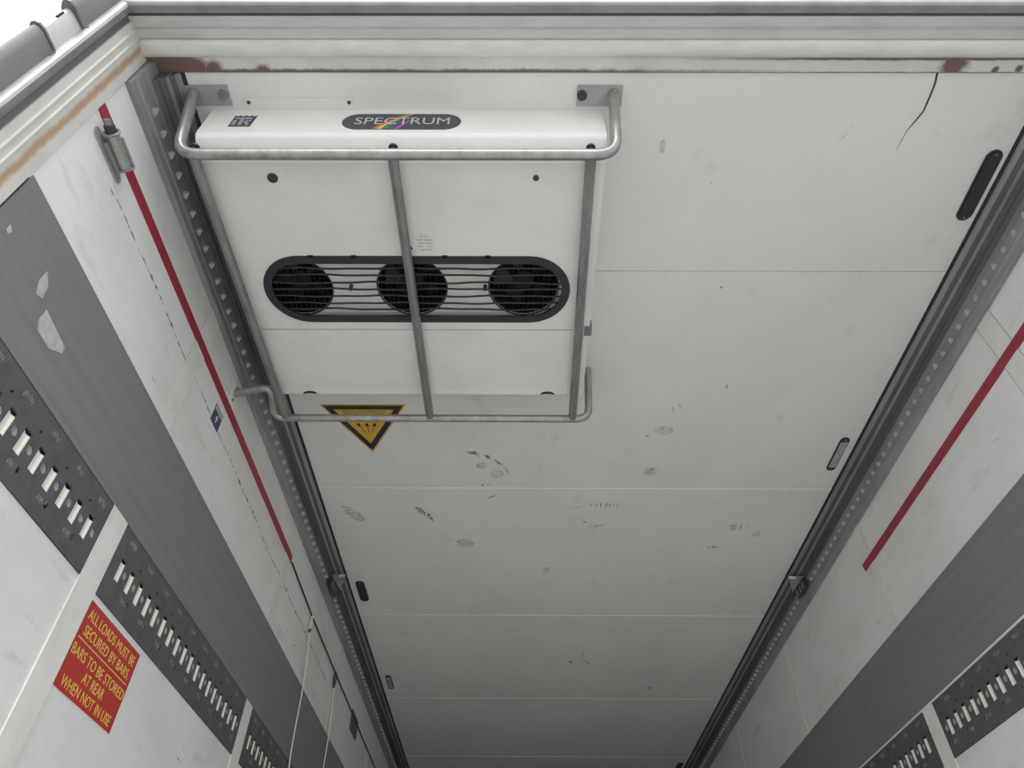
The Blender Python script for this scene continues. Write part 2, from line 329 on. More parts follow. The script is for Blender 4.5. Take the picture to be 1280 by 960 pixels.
# opened rear doors folded back along the outer sides, with their hinge-edge profiles
for side, n, lab in ((-1, 1, 'opened left rear door folded back along the trailer side'), (1, 2, 'opened right rear door folded back along the trailer side')):
    d = empty('door_%d' % n, (side * 1.33, 0.55, 0)); tag(d, lab, kind='structure')
    def dx(b, x0, x1, *r):
        a, c = sorted((side * x0, side * x1)); return b.box(a, c, *r)
    adopt(dx(MB(), 1.325, 1.385, 0.56, 1.76, -0.05, 2.62).obj('door_panel', M['outer']), d)
    def prof(y0): return [(side * x, yy) for x, yy in ((1.236, 0.529), (1.238, y0 + 0.016), (1.242, y0 + 0.005), (1.249, y0), (1.256, y0 + 0.002), (1.263, y0 + 0.012), (1.278, 0.529))]
    for z0, z1 in ((-0.05, 0.30), (0.44, 1.20), (1.34, 2.295), (2.447, 2.74)):
        adopt(smooth_auto(MB().prism(prof(0.474), 2, z0, z1).obj('edge_profile', M['dgrey'])), d)
    for z0 in (0.30, 1.20, 2.295):
        h = MB().prism([(side * x, yy) for x, yy in ((1.240, 0.53), (1.243, 0.500), (1.247, 0.489), (1.254, 0.485), (1.261, 0.488), (1.272, 0.53))], 2, z0 + 0.004, z0 + 0.142).obj('hinge', M['hinge']); smooth_auto(h); adopt(h, d)
        for zz in (z0 + 0.002, z0 + 0.143):
            s = MB().prism([(side * x, yy) for x, yy in ((1.234, 0.53), (1.236, 0.484), (1.241, 0.473), (1.249, 0.469), (1.258, 0.471), (1.266, 0.483), (1.282, 0.53))], 2, zz, zz + 0.007).obj('hinge_strap', M['dgrey']); adopt(s, d)
        q = MB().box(*sorted((side * 1.2475, side * 1.2520)), 0.4845, 0.4885, z0 + 0.085, z0 + 0.115).obj('hinge_slot', M['black']); adopt(q, d)
    for zz in (2.29, 2.285, 2.45):
        q = MB().tube([(side * 1.232, 0.5265, zz - 0.006 * (zz == 2.285)), (side * 1.232, 0.531, zz - 0.006 * (zz == 2.285))], 0.0035, 8).obj('rivet', M['steel']); adopt(q, d)

# ------------------------------------------------------------------ corner roof rails with pressed teeth
for side, nm in ((-1, 'left'), (1, 'right')):
    r = empty('roof_rail', (side * XW, 0.7, 2.60))
    tag(r, 'long grey toothed corner rail between the %s wall and the ceiling' % nm, 'rail', 'toothed corner rails under the ceiling')
    P = lambda d, z: (side * (XW - d), z)
    def rpart(name, prof, m, y0=0.703, y1=YF):
        o = MB().prism([(P(d, z)) for d, z in prof], 1, y0, y1)
        # prism on axis 1 expects (x, z)
        q = o.obj(name, m); adopt(q, r); return q
    rpart('web', [(0.0, 2.650), (0.0, 2.508), (0.013, 2.508), (0.016, 2.511), (0.018, 2.530), (0.021, 2.533), (0.024, 2.590), (0.024, 2.650)], M['roofrail'], 0.6745)
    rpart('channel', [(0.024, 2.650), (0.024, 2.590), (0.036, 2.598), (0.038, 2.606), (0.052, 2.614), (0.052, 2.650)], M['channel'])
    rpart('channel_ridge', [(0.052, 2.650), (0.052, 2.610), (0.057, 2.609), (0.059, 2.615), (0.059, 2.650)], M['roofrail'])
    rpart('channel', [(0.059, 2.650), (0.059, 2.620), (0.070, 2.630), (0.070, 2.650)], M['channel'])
    rpart('ceiling_lip', [(0.070, 2.650), (0.070, 2.630), (0.079, 2.640), (0.081, 2.645), (0.081, 2.650)], M['roofrail'])
    rpart('seal_strip', [(0.080, 2.650), (0.080, 2.644), (0.089, 2.646), (0.090, 2.650)], M['black'])
    # tooth: small gusset-like tab with a triangular face towards the doors
    def tooth(yc):
        base = [(0.020, 2.548), (0.041, 2.547), (0.032, 2.559), (0.022, 2.560)]
        v = [Vector((side * (XW - d), yc - 0.008, z)) for d, z in base] + [Vector((side * (XW - (0.020 + (d - 0.020) * 0.3)), yc + 0.010, z)) for d, z in base]
        return v, [(0, 1, 2, 3), (4, 7, 6, 5), (0, 4, 5, 1), (1, 5, 6, 2), (2, 6, 7, 3), (3, 7, 4, 0)]
    v, f = tooth(0.0); tm = from_pd('rail_tooth', [p - Vector(r.location) for p in v], f); tm.materials.append(M['tooth'])
    far = MB()
    for k in range(210):
        yc = 0.767 + 0.06 * k
        if 3.14 < yc < 3.30: continue
        if yc < 8.0:
            t = link('rail_tooth', tm); t.parent = r; t.location = (0, yc, 0)
        elif yc < YF - 0.05:
            far.add(*tooth(yc))
    fo = far.obj('far_rail_teeth', M['tooth']); adopt(fo, r); tag(fo, kind='stuff')
    # hook clipped to the rail
    h = empty('rail_hook', (side * (XW - 0.04), 3.2, 2.58))
    tag(h, 'dark metal hook clipped to the %s corner rail' % nm, 'hook', 'hooks clipped on the corner rails')
    adopt(MB().prism([P(0.034, 2.540), P(0.043, 2.540), P(0.047, 2.586), P(0.036, 2.590)], 1, 3.150, 3.285).obj('base_plate', M['bolt']), h)
    for y0 in (3.175, 3.215, 3.255):
        adopt(MB().prism([P(0.040, 2.545), P(0.048, 2.548), P(0.050, 2.575), P(0.042, 2.578)], 1, y0, y0 + 0.014).obj('lug', M['strut']), h)
    x0, x1 = sorted((side * (XW - 0.085), side * (XW - 0.045)))
    fin = MB(); a = [P(0.045, 2.600), P(0.100, 2.612), P(0.045, 2.560)]
    adopt(fin.add([(a[0][0], 3.165, a[0][1]), (a[1][0], 3.185, a[1][1]), (side * (XW - 0.066), 3.275, 2.585), (a[0][0], 3.169, a[0][1] - 0.012), (a[1][0], 3.189, a[1][1] - 0.012), (side * (XW - 0.066), 3.279, 2.573)],
                  [(0, 1, 2), (3, 5, 4), (0, 3, 4, 1), (1, 4, 5, 2), (2, 5, 3, 0)]).obj('hook_fin', M['tube']), h)
    adopt(MB().box(*sorted((side * (XW - 0.030), side * (XW - 0.075))), 3.160, 3.166, 2.585, 2.600).obj('hook_arm', M['tube']), h)

# ------------------------------------------------------------------ perforated load rails in the walls
PITCH_S = 0.0583
def load_rail(side, a, b, label, detailed):
    r = empty('load_rail', (side * XW, a, RAIL[0])); tag(r, label, 'rail', 'perforated load rails along the side walls')
    L = b - a; loops = [rect(0, L, 0, RAIL[1] - RAIL[0] - 0.002)]; slots = []
    for i in range(18):
        yc = (b - 1.10 + 0.0545 + PITCH_S * i) - a
        if yc < 0.02: continue
        slots.append(yc)
    zc = 1.651 - RAIL[0]
    for yc in slots:
        loops.append(rect(yc - 0.0115, yc + 0.0115, zc - 0.026, zc + 0.030))
        if yc + 0.0277 + 0.011 < L: loops.append(circle(yc + 0.0277, zc + 0.003, 0.0108, 14))
    for i, yc in enumerate(slots):
        if i % 2 == 1:
            loops.append([(yc + 0.020, zc + 0.046), (yc + 0.032, zc + 0.049), (yc + 0.028, zc + 0.056)])
            loops.append(circle(yc + 0.027, zc - 0.046, 0.0075, 10))
    # local x -> +Y along the wall, local y -> Z, face normal towards the inside
    if side < 0: mt = frame((-XW + 0.001, a, RAIL[0] + 0.001), (0, 1, 0), (0, 0, 1))
    else: mt = Matrix(((0, 0, -1, XW - 0.001), (1, 0, 0, a), (0, 1, 0, RAIL[0] + 0.001), (0, 0, 0, 1)))
    me = holed('perforated_plate', loops, 0.004); put('perforated_plate', me, mt, M['rail'], r)
    adopt(MB().box(*sorted((side * (XW + 0.011), side * (XW + 0.0075))), a, b, RAIL[0], RAIL[1]).obj('back_plate', M['rail']), r)
    if detailed:
        mk = MB(); rm = random.Random(int(a * 100))
        for i, yc in enumerate(slots):
            for zz in ((0.152, 0.170) if i % 2 == 0 else (0.030, 0.046)):
                for q in range(6):
                    y0 = yc - 0.006 + q * 0.006 + rm.uniform(-0.001, 0.001); z0 = (0.160 if i % 2 == 0 else 0.038) + rm.uniform(-0.004, 0.004)
                    mk.prism([(y0, z0 - 0.005), (y0 + 0.0011, z0 - 0.005), (y0 + 0.0011 + rm.uniform(-0.001, 0.002), z0 + 0.005), (y0 + rm.uniform(-0.001, 0.001), z0 + 0.005)], 2, 0.0019, 0.0024)
        mo = put('embossed_marks', from_pd('embossed_marks', mk.v, mk.f), mt, M['dimple'], r); tag(mo, kind='stuff')
        im = MB(); im.prism([(-0.0112, -0.010), (-0.0112, 0.0010), (-0.0085, 0.0010), (-0.003, -0.0018), (0.003, -0.0018), (0.0085, 0.0010), (0.0112, 0.0010), (0.0112, -0.010)], 1, -0.026, 0.022)
        ime = from_pd('slot_insert', im.v, im.f); ime.transform(mt); ime.transform(Matrix.Translation((-side * XW, -a, -RAIL[0]))); ime.materials.append(M['insert'])
        dm = MB(); rings = [(0.0112, -0.0005), (0.0092, -0.004), (0.005, -0.006)]; n = 12
        for rr, zz in rings: dm.v += [(rr * math.cos(2 * math.pi * k / n), rr * math.sin(2 * math.pi * k / n), zz) for k in range(n)]
        for j in range(2):
            for k in range(n): dm.f.append((j * n + k, j * n + (k + 1) % n, (j + 1) * n + (k + 1) % n, (j + 1) * n + k))
        dm.f.append(tuple(range(2 * n, 3 * n)))
        dme = from_pd('dimple', dm.v, dm.f, True); dme.transform(mt); dme.transform(Matrix.Translation((-side * XW, -a, -RAIL[0]))); dme.materials.append(M['dimple'])
        for yc in slots:
            o = link('slot_insert', ime); o.parent = r; o.location = (0, yc, zc)
            if yc + 0.0277 + 0.011 < L:
                o = link('dimple', dme); o.parent = r; o.location = (0, yc + 0.0277, zc + 0.003)
    return r
for side, nm in ((-1, 'left'), (1, 'right')):
    for k in range(-1, 10):
        a = max(0.674, 1.461 + 1.18 * k); b = 1.459 + 1.18 * k + 1.10 + 0.0005
        b = min(b, YF - 0.02)
        if k == -1: wd = 'nearest the rear door post'
        elif k == 0: wd = 'beside the red safety sign' if side < 0 else 'between the first two white joint strips'
        else: wd = 'between white joint strips %s and %s' % (['one', 'two', 'three', 'four', 'five', 'six', 'seven', 'eight', 'nine', 'ten'][k], ['two', 'three', 'four', 'five', 'six', 'seven', 'eight', 'nine', 'ten', 'eleven'][k]) if k < 9 else 'last before the front bulkhead'
        load_rail(side, a, b, 'dark slotted load rail in the %s wall, %s' % (nm, wd), k <= 2)

# ------------------------------------------------------------------ evaporator unit on the ceiling
ev = empty('evaporator_unit', (-0.5625, 1.27, 2.65)); tag(ev, 'white ceiling evaporator unit with three dark fans and a rainbow badge', 'evaporator')
EX0, EX1, ZB = -1.095, -0.030, 2.470
def epart(mb, name, m, sm=False):
    o = mb.obj(name, m); adopt(o, ev)
    if sm: smooth_auto(o, 30)
    return o
prof = [(0.803, 2.65), (0.803, 2.516), (0.8045, 2.508), (0.808, 2.501), (0.814, 2.496), (0.828, 2.487), (0.845, 2.478), (0.860, 2.4715), (0.866, ZB), (0.872, ZB), (0.872, 2.65)]
epart(MB().prism(prof, 0, EX0, EX1), 'rear_cowl', M['unit'], True)
for x0, x1 in ((EX0, EX0 + 0.004), (EX1 - 0.004, EX1)):
    epart(MB().box(x0, x1, 0.872, 1.735, ZB + 0.001, 2.65), 'side_panel', M['unit'])
fp = [(1.700, ZB + 0.001)] + [(1.725 + 0.012 * math.sin(a), ZB + 0.012 - 0.012 * math.cos(a)) for a in [math.pi / 2 * k / 6 for k in range(7)]] + [(1.737, 2.65), (1.720, 2.65), (1.720, ZB + 0.02), (1.700, ZB + 0.006)]
epart(MB().prism(fp, 0, EX0, EX1), 'front_edge', M['unit'], True)
FC, FR = (-0.5625, 1.279), 0.1225
down = lambda z: Matrix(((1, 0, 0, 0), (0, 1, 0, 0), (0, 0, 1, z), (0, 0, 0, 1)))
outer = rect(EX0, EX1, 0.868, 1.4335)
put('fan_panel', holed('fan_panel', [outer, pill(*FC, 0.4615, FR, 16)], 0.004), down(ZB + 0.002), M['unitpanel'], ev)
epart(MB().box(EX0, EX1, 1.4365, 1.700, ZB - 0.001, ZB + 0.005), 'front_panel', M['unitpanel'])
epart(MB().box(EX0, EX1, 1.42, 1.45, ZB + 0.006, ZB + 0.012), 'panel_joint', M['groove'])
FANS = [(-0.930, 1.283), (-0.580, 1.283), (-0.240, 1.283)]
put('shroud_plate', holed('shroud_plate', [rect(EX0 + 0.01, EX1 - 0.01, 1.12, 1.428)] + [circle(x, yy, 0.104, 40) for x, yy in FANS], 0.003), down(2.494), M['unit'], ev)
for x, yy in FANS:
    fan = empty('fan', (0, 0, 0)); adopt(fan, ev)
    n = 40; v = []; f = []
    for zz in (2.496, 2.60): v += [(x + 0.1045 * math.cos(2 * math.pi * k / n), yy + 0.1045 * math.sin(2 * math.pi * k / n), zz) for k in range(n)]
    f = [(k, (k + 1) % n, n + (k + 1) % n, n + k) for k in range(n)] + [tuple(range(n, 2 * n))]
    o = link('fan_duct', from_pd('fan_duct', v, f), M['fandark']); o.parent = fan
    b = MB().tube([(x, yy, 2.530), (x, yy, 2.575)], 0.032, 20)
    o = b.obj('fan_hub', M['fandark']); o.parent = fan
    for k in range(5):
        a = 2 * math.pi * k / 5 + 0.4; ca, sa = math.cos(a), math.sin(a); cb, sb = math.cos(a + 0.75), math.sin(a + 0.75)
        q = [(x + 0.028 * ca, yy + 0.028 * sa, 2.535), (x + 0.094 * ca, yy + 0.094 * sa, 2.530), (x + 0.094 * cb, yy + 0.094 * sb, 2.565), (x + 0.028 * cb, yy + 0.028 * sb, 2.565)]
        o = MB().add(q + [(p[0], p[1], p[2] + 0.003) for p in q], [(0, 1, 2, 3), (4, 7, 6, 5), (0, 4, 5, 1), (1, 5, 6, 2), (2, 6, 7, 3), (3, 7, 4, 0)]).obj('fan_blade', M['grille']); o.parent = fan
    # wire ring around the opening
    b = MB(); pts = [(x + 0.1065 * math.cos(2 * math.pi * k / 48), yy + 0.1065 * math.sin(2 * math.pi * k / 48), 2.4905) for k in range(49)]
    o = b.tube(pts, 0.0022, 6).obj('fan_ring', M['grille']); o.parent = fan
put('grille_frame', holed('grille_frame', [pill(*FC, 0.4625, FR + 0.001, 20), pill(FC[0], FC[1] + 0.001, 0.438, FR - 0.0245, 20)], 0.006), down(ZB), M['grille'], ev)
for i, wy in enumerate((1.205, 1.229, 1.257, 1.281, 1.307, 1.334, 1.358)):
    hl = 0.4615 - FR + math.sqrt(max(0.0, (FR - 0.012) ** 2 - (wy - FC[1]) ** 2))
    ph = random.uniform(0, 6); pts = []
    for k in range(41):
        x = FC[0] - hl + 2 * hl * k / 40
        pts.append((x, wy + 0.0022 * math.sin(x * 17 + ph) + 0.0012 * math.sin(x * 41 + 2 * ph), ZB + 0.008))
    epart(MB().tube(pts, 0.0034, 6), 'grille_wire', M['grille'])
for x, yy in FANS:                                            # fine cross wires over each fan
    for k in range(-6, 7):
        xx = x + k * 0.015; hy = math.sqrt(max(0, 0.1 ** 2 - (k * 0.015) ** 2))
        epart(MB().tube([(xx, yy - hy, ZB + 0.013), (xx, yy + hy, ZB + 0.013)], 0.0011, 5), 'cross_wire', M['fandark'])
for tx in (-0.862, -0.735, -0.47, -0.345):
    epart(MB().box(tx - 0.008, tx + 0.008, 1.153, 1.160, ZB - 0.003, ZB + 0.001), 'grille_clip', M['grille'])
for tx, ty in ((-0.765, 1.277), (-0.357, 1.277)):
    epart(MB().tube([(tx, ty, ZB + 0.001), (tx, ty, ZB + 0.02)], 0.006, 10), 'grille_screw', M['grille'])
for x, yy, rr in ((-0.911, 0.909, 0.014), (-0.211, 0.908, 0.008)):
    s = epart(MB().tube([(x, yy, ZB - 0.003), (x, yy, ZB + 0.002)], rr, 14), 'panel_screw', M['bolt'])
for x in (-0.979, -0.153):
    n = 12; pr = [(x + 0.024 * math.cos(math.pi * k / n), 1.7265 - 0.013 * math.sin(math.pi * k / n)) for k in range(n + 1)] + [(x + 0.02 * math.cos(math.pi * (1 - k / n)), 1.7275 - 0.004 * math.sin(math.pi * k / n)) for k in range(n + 1)]
    epart(MB().prism(pr, 2, ZB - 0.0015, ZB + 0.004), 'edge_notch', M['black'])
epart(MB().box(-0.045, -0.022, 1.418, 1.456, ZB - 0.004, ZB + 0.03), 'panel_latch', M['strut'])
epart(MB().box(-1.0, -0.706, 0.770, 0.803, ZC - 0.004, ZC - 0.0005), 'mounting_plate', M['ceil'])
for x in (-0.989, -0.717):
    epart(MB().tube([(x, 0.781, ZC - 0.006), (x, 0.781, ZC - 0.003)], 0.005, 10), 'plate_screw', M['bolt'])
# badge with rainbow and lettering
bm_ = frame((-0.5685, 0.803, 2.5745), (1, 0, 0), (0, 0, 1))
badge = plate('badge', pill(0, 0, 0.158, 0.0465, 14), 0.0012, bm_, M['navy'], ev)
rb = [('rb_red', -0.072, -0.060), ('rb_yellow', -0.060, -0.049), ('rb_green', -0.047, -0.034), ('rb_blue', -0.032, -0.017), ('rb_pink', -0.015, -0.003)]
for i, (k, x0, x1) in enumerate(rb):
    top = 0.046 if i < 2 else (0.012, -0.002, 0.006)[i - 2]
    pl = []; pr_ = []
    for q in range(7):
        t = q / 6; yy = -0.0455 + (top + 0.0455) * t
        sh = 0.062 * t ** 1.25 * (top + 0.0455) / 0.0915 + 0.02 * t * t * (i < 2); w = 1 - 0.45 * t
        pl.append((x0 + sh, yy)); pr_.append((x0 + (x1 - x0) * w + sh, yy))
    o = plate('rainbow_stripe', pl + pr_[::-1], 0.0004, bm_, M[k], None, 0.0012); adopt(o, ev)
    o.parent = badge; o.matrix_parent_inverse = badge.matrix_world.inverted() if False else Matrix.Identity(4)
t = text_mesh('SPECTRUM', 0.252, 0.041, 0.0)
o = put('lettering', t, bm_, M['letter'], None, (0.002, 0.002, 0.0017)); o.parent = badge
# small square logo
lg = frame((-0.991, 0.803, 2.578), (1, 0, 0), (0, 0, 1))
base = [(-0.034, -0.033), (0.024, -0.033), (0.034, 0.028)]
for k in range(8): base.append((0.034 - 0.0085 * (k + 0.5) * 0.96, 0.031 if k % 2 else 0.024))
base += [(-0.032, 0.031)]
base = [(-0.031, -0.033), (0.026, -0.033), (0.030, 0.034), (0.023, 0.027), (0.0155, 0.034), (0.008, 0.027), (0.0, 0.034), (-0.0075, 0.027), (-0.015, 0.034), (-0.022, 0.027), (-0.029, 0.034)]
logo = plate('logo', base, 0.001, lg, M['navy'], ev)
for pr in (rect(-0.024, 0.022, 0.010, 0.020), rect(-0.026, -0.016, -0.026, 0.004), rect(-0.009, 0.001, -0.026, 0.012), rect(0.003, 0.008, -0.010, -0.002), [(0.006, -0.008), (0.012, -0.002), (0.022, -0.026), (0.012, -0.026)], rect(0.008, 0.021, -0.002, 0.004)):
    o = plate('logo_mark', pr, 0.0004, lg, M['grape'], None, 0.001); o.parent = logo
# small printed notice on the underside (illegible lines beside a little triangle)
nt_ = frame((-0.527, 1.112, ZB), (1, 0, 0), (0, -1, 0))
for yy, x0, x1 in ((0.022, -0.010, 0.014), (0.011, -0.020, 0.022), (0.0, -0.017, 0.021), (-0.011, -0.018, 0.025), (-0.022, -0.013, 0.023)):
    xm = (x0 + x1) / 2 - 0.002
    for a, b in ((x0, xm - 0.001), (xm + 0.002, x1)):
        adopt(plate('notice_line', rect(a, b, yy - 0.0016, yy + 0.0016), 0.0004, nt_, M['scuff']), ev)
tri = frame((-0.5765, 1.120, ZB), (1, 0, 0), (0, -1, 0))
plate('notice_triangle', [(-0.017, -0.012), (0.017, -0.012), (0.0, 0.017)], 0.0004, tri, M['warnblack'], ev)
plate('notice_triangle', [(-0.010, -0.008), (0.010, -0.008), (0.0, 0.009)], 0.0003, tri, M['amber'], ev, 0.0004)

# ------------------------------------------------------------------ tubular guard below the unit
gd = empty('evaporator_guard', (-0.5625, 1.32, 2.44)); tag(gd, 'galvanised tubular guard frame hung below the evaporator unit', 'guard')
def gpart(mb, name, m, sm=True):
    o = mb.obj(name, m); adopt(o, gd)
    if sm: smooth_auto(o, 40)
    return o
ZG = 2.440
gpart(MB().tube(fillet([(-1.130, 0.757, 2.643), (-1.128, 0.828, ZG), (-0.008, 0.828, ZG), (-0.004, 0.757, 2.643)], 0.055, 10), 0.0148, 16), 'rear_tube', M['tube'])
gpart(MB().tube(fillet([(0.004, 1.775, 2.647), (-0.004, 1.819, ZG), (-1.118, 1.819, ZG), (-1.096, 1.672, 2.452), (-1.226, 1.698, 2.440)], 0.045, 10), 0.0135, 16), 'front_tube', M['tube'])
for x0, x1 in ((-1.088, -1.075), (-0.579, -0.566), (-0.073, -0.062)):
    gpart(MB().tube([(x0, 0.834, ZG + 0.002), (x1, 1.812, ZG)], 0.0142, 8), 'strut', M['strut'])
    gpart(MB().tube([(x0, 0.822, 2.452), (x0, 0.822, 2.466)], 0.007, 10), 'bolt', M['bolt'])
    gpart(MB().tube([(x0, 0.822, 2.462), (x0, 0.821, 2.467)], 0.012, 14), 'bolt', M['bolt'])
for x0, x1, bxx, gx in ((-1.150, -1.036, -1.052, -1.128), (-0.101, 0.020, -0.088, 0.000)):
    br = MB().box(x0, x1, 0.735, 0.790, ZC - 0.006, ZC - 0.0005).obj('bracket', M['bracket']); adopt(br, gd)
    g2 = MB().prism([(0.742, ZC - 0.006), (0.785, ZC - 0.006), (0.778, 2.600), (0.758, 2.600)], 0, gx - 0.0025, gx + 0.0025).obj('gusset', M['tube']); g2.parent = br
    bo = MB().tube([(bxx, 0.760, ZC - 0.012), (bxx, 0.760, ZC - 0.005)], 0.0135, 16).obj('bracket_bolt', M['bolt'] if gx > -0.5 else M['strut']); bo.parent = br
    bo = MB().tube([(bxx, 0.760, ZC - 0.015), (bxx, 0.760, ZC - 0.010)], 0.007, 6).obj('bracket_bolt', M['strut'] if gx < -0.5 else M['bolt']); bo.parent = br
ft = gpart(MB().box(-XW, -XW + 0.004, 1.682, 1.716, 2.402, 2.476), 'wall_foot', M['joint'], False)
for zz in (2.412, 2.466):
    o = MB().tube([(-XW + 0.003, 1.699, zz), (-XW + 0.006, 1.699, zz)], 0.0045, 8).obj('foot_screw', M['bolt']); o.parent = ft

# ------------------------------------------------------------------ ceiling lamps
def lamp(x, y0, y1, grey_lens, label):
    o = empty('ceiling_lamp', (x, (y0 + y1) / 2, ZC)); tag(o, label, 'lamp', 'slim lamps along the ceiling edge')
    hl = (y1 - y0) / 2; cy = (y0 + y1) / 2
    b = MB().prism(pill(x, cy, hl, 0.0235 if not grey_lens else 0.019, 10, 1), 2, ZC - 0.005, ZC - 0.0003); adopt(b.obj('lamp_housing', M['grille']), o)
    b = MB().prism(pill(x, cy, hl - 0.006, 0.0195, 10, 1) if not grey_lens else rect(x - 0.0145, x + 0.0145, y0 + 0.025, y1 - 0.025), 2, ZC - 0.008, ZC - 0.004); adopt(b.obj('lamp_lens', M['lens'] if grey_lens else M['grille']), o)
    if grey_lens:
        for k in range(5):
            yy = y0 + 0.04 + (y1 - y0 - 0.08) * k / 4; adopt(MB().box(x - 0.0145, x + 0.0145, yy - 0.0015, yy + 0.0015, ZC - 0.0092, ZC - 0.0078).obj('lens_rib', M['bracket']), o)
    for yy in (y0 + 0.012, y1 - 0.012): adopt(MB().tube([(x, yy, ZC - 0.0092), (x, yy, ZC - 0.004)], 0.0032, 8).obj('lamp_screw', M['strut']), o)
lamp(1.100, 0.915, 1.142, False, 'large black oval ceiling lamp nearest the rear, by the right corner rail')
lamp(1.088, 2.155, 2.367, True, 'slim ceiling lamp with grey lens by the right corner rail')
lamp(-1.084, 3.315, 3.525, False, 'black oval ceiling lamp by the left corner rail, near the hook')
lamp(-1.085, 4.505, 4.712, True, 'slim grey-lens ceiling lamp by the left corner rail, deep inside')
lamp(1.093, 6.18, 6.39, False, 'black ceiling lamp at the far end of the right corner rail')

# ------------------------------------------------------------------ stickers and signs
WL = lambda yy, zz: frame((-XW, yy, zz), (0, 1, 0), (0, 0, 1))        # facing the inside of the left wall
sg = empty('safety_sign', (-XW, 1.608, 1.455)); tag(sg, 'red sign with yellow lettering about securing loads with bars, on left wall', 'sign')
S = WL(1.608, 1.4545)
plate('sign_board', rect(-0.1475, 0.1475, -0.098, 0.098), 0.001, S, M['signwhite'], sg)
plate('sign_face', rect(-0.145, 0.145, -0.0955, 0.0955), 0.0005, S, M['signred'], sg, 0.001)
for s, x, yy, w in (('ALL LOADS MUST BE', 0.0, 0.070, 0.262), ('SECURED BY BARS.', 0.004, 0.036, 0.252), ('BARS TO BE STORED', 0.002, -0.010, 0.276), ('AT REAR', 0.002, -0.042, 0.108), ('WHEN NOT IN USE', 0.002, -0.075, 0.250)):
    put('sign_text', text_mesh(s, w, 0.0235, 0.0), S, M['signyellow'], sg, (x, yy, 0.0015))
plate('sign_rule', rect(-0.135, 0.135, 0.0135, 0.0160), 0.0004, S, M['signyellow'], sg, 0.0015)

wt = empty('warning_sticker', (-0.862, 2.07, ZC)); tag(wt, 'yellow triangular warning sticker with black border on the ceiling', 'sticker')
T = frame((-0.862, 2.066, ZC), (1, 0, 0), (0, -1, 0))
def tri_(s): return [(-0.170 * s, 0.098 * s), (0.0, -0.194 * s), (0.170 * s, 0.098 * s)]
plate('sticker_backing', tri_(1.0), 0.0006, T, M['amber'], wt)
plate('border', tri_(0.93), 0.0004, T, M['warnblack'], wt, 0.0006)
plate('sticker_face', tri_(0.70), 0.0004, T, M['amber'], wt, 0.0010)
def bar(p, q, w): 
    p = Vector(p); q = Vector(q); d = (q - p).normalized(); n = Vector((-d.y, d.x)) * w / 2
    return [tuple(p + n), tuple(p - n), tuple(q - n), tuple(q + n)]
for k in range(8):
    x = -0.082 + k * 0.0205
    plate('pictogram_mesh', bar((x, 0.028), (x + 0.0205, 0.060), 0.0022), 0.0003, T, M['scuff'], wt, 0.0014)
    plate('pictogram_mesh', bar((x + 0.0205, 0.028), (x, 0.060), 0.0022), 0.0003, T, M['scuff'], wt, 0.0014)
plate('pictogram_mesh', bar((-0.082, 0.060), (0.082, 0.060), 0.003), 0.0003, T, M['scuff'], wt, 0.0014)
for p, q in (((-0.040, 0.004), (-0.022, 0.018)), ((-0.030, -0.004), (-0.008, 0.016)), ((-0.012, -0.002), (0.004, 0.016)), ((0.030, 0.002), (0.046, 0.016)), ((-0.052, 0.012), (-0.036, 0.022))):
    plate('pictogram_red', bar(p, q, 0.004), 0.0003, T, M['warnred'], wt, 0.0014)
for (ax, ay), (bx_, by) in (((-0.036, -0.012), (-0.014, -0.066)), ((0.0, -0.012), (0.002, -0.066)), ((0.034, -0.012), (0.016, -0.066))):
    a = Vector((ax, ay)); b = Vector((bx_, by))
    plate('pictogram_finger', bar(a, a + (b - a) * 0.34, 0.011), 0.0003, T, M['warnblack'], wt, 0.0014)
    for k in range(4):
        t0 = 0.44 + k * 0.15; plate('pictogram_finger', bar(a + (b - a) * t0, a + (b - a) * (t0 + 0.09), 0.004), 0.0003, T, M['warnblack'], wt, 0.0014)

bs = empty('arrow_sticker', (-XW, 1.657, 2.29)); tag(bs, 'small navy sticker with a white arrow below the red stripe', 'sticker')
B = WL(1.657, 2.290)
plate('sticker_face', rect(-0.034, 0.034, -0.034, 0.034), 0.0008, B, M['stickblue'], bs)
plate('sticker_band', rect(-0.031, 0.031, 0.015, 0.031), 0.0004, B, M['stickgrey'], bs, 0.0008)
plate('sticker_arrow', [(-0.003, -0.022), (0.003, -0.022), (0.003, -0.006), (0.011, -0.008), (0.0, 0.010), (-0.011, -0.008), (-0.003, -0.006)], 0.0004, B, M['signwhite'], bs, 0.0008)

pp = plate('wall_plate', rect(-0.105, 0.105, -0.055, 0.055), 0.004, WL(4.39, 2.302), M['rail'])
tag(pp, 'small dark rectangular plate on the left wall under the thin black cable', 'plate')

# ------------------------------------------------------------------ latch holder on the left wall
lt = empty('bar_holder', (-XW, 0.77, 2.32)); tag(lt, 'galvanised tube holder bolted across the red stripe near the door post', 'bracket')
plate('base_plate', pill(0, 0, 0.070, 0.012, 8), 0.004, WL(0.768, 2.311), M['bracket'], lt)
adopt(MB().box(-XW, -XW + 0.016, 0.735, 0.812, 2.306, 2.338).obj('saddle', M['strut']), lt)
adopt(smooth_auto(MB().tube([(-1.206, 0.722, 2.330), (-1.206, 0.808, 2.327)], 0.0155, 16).obj('tube', M['tube'])), lt)
adopt(smooth_auto(MB().tube([(-1.206, 0.703, 2.332), (-1.206, 0.722, 2.330)], 0.0125, 14).obj('end_plug', M['bolt'])), lt)
adopt(smooth_auto(MB().tube([(-1.206, 0.690, 2.334), (-1.206, 0.704, 2.332)], 0.0075, 10).obj('pin', M['strut'])), lt)
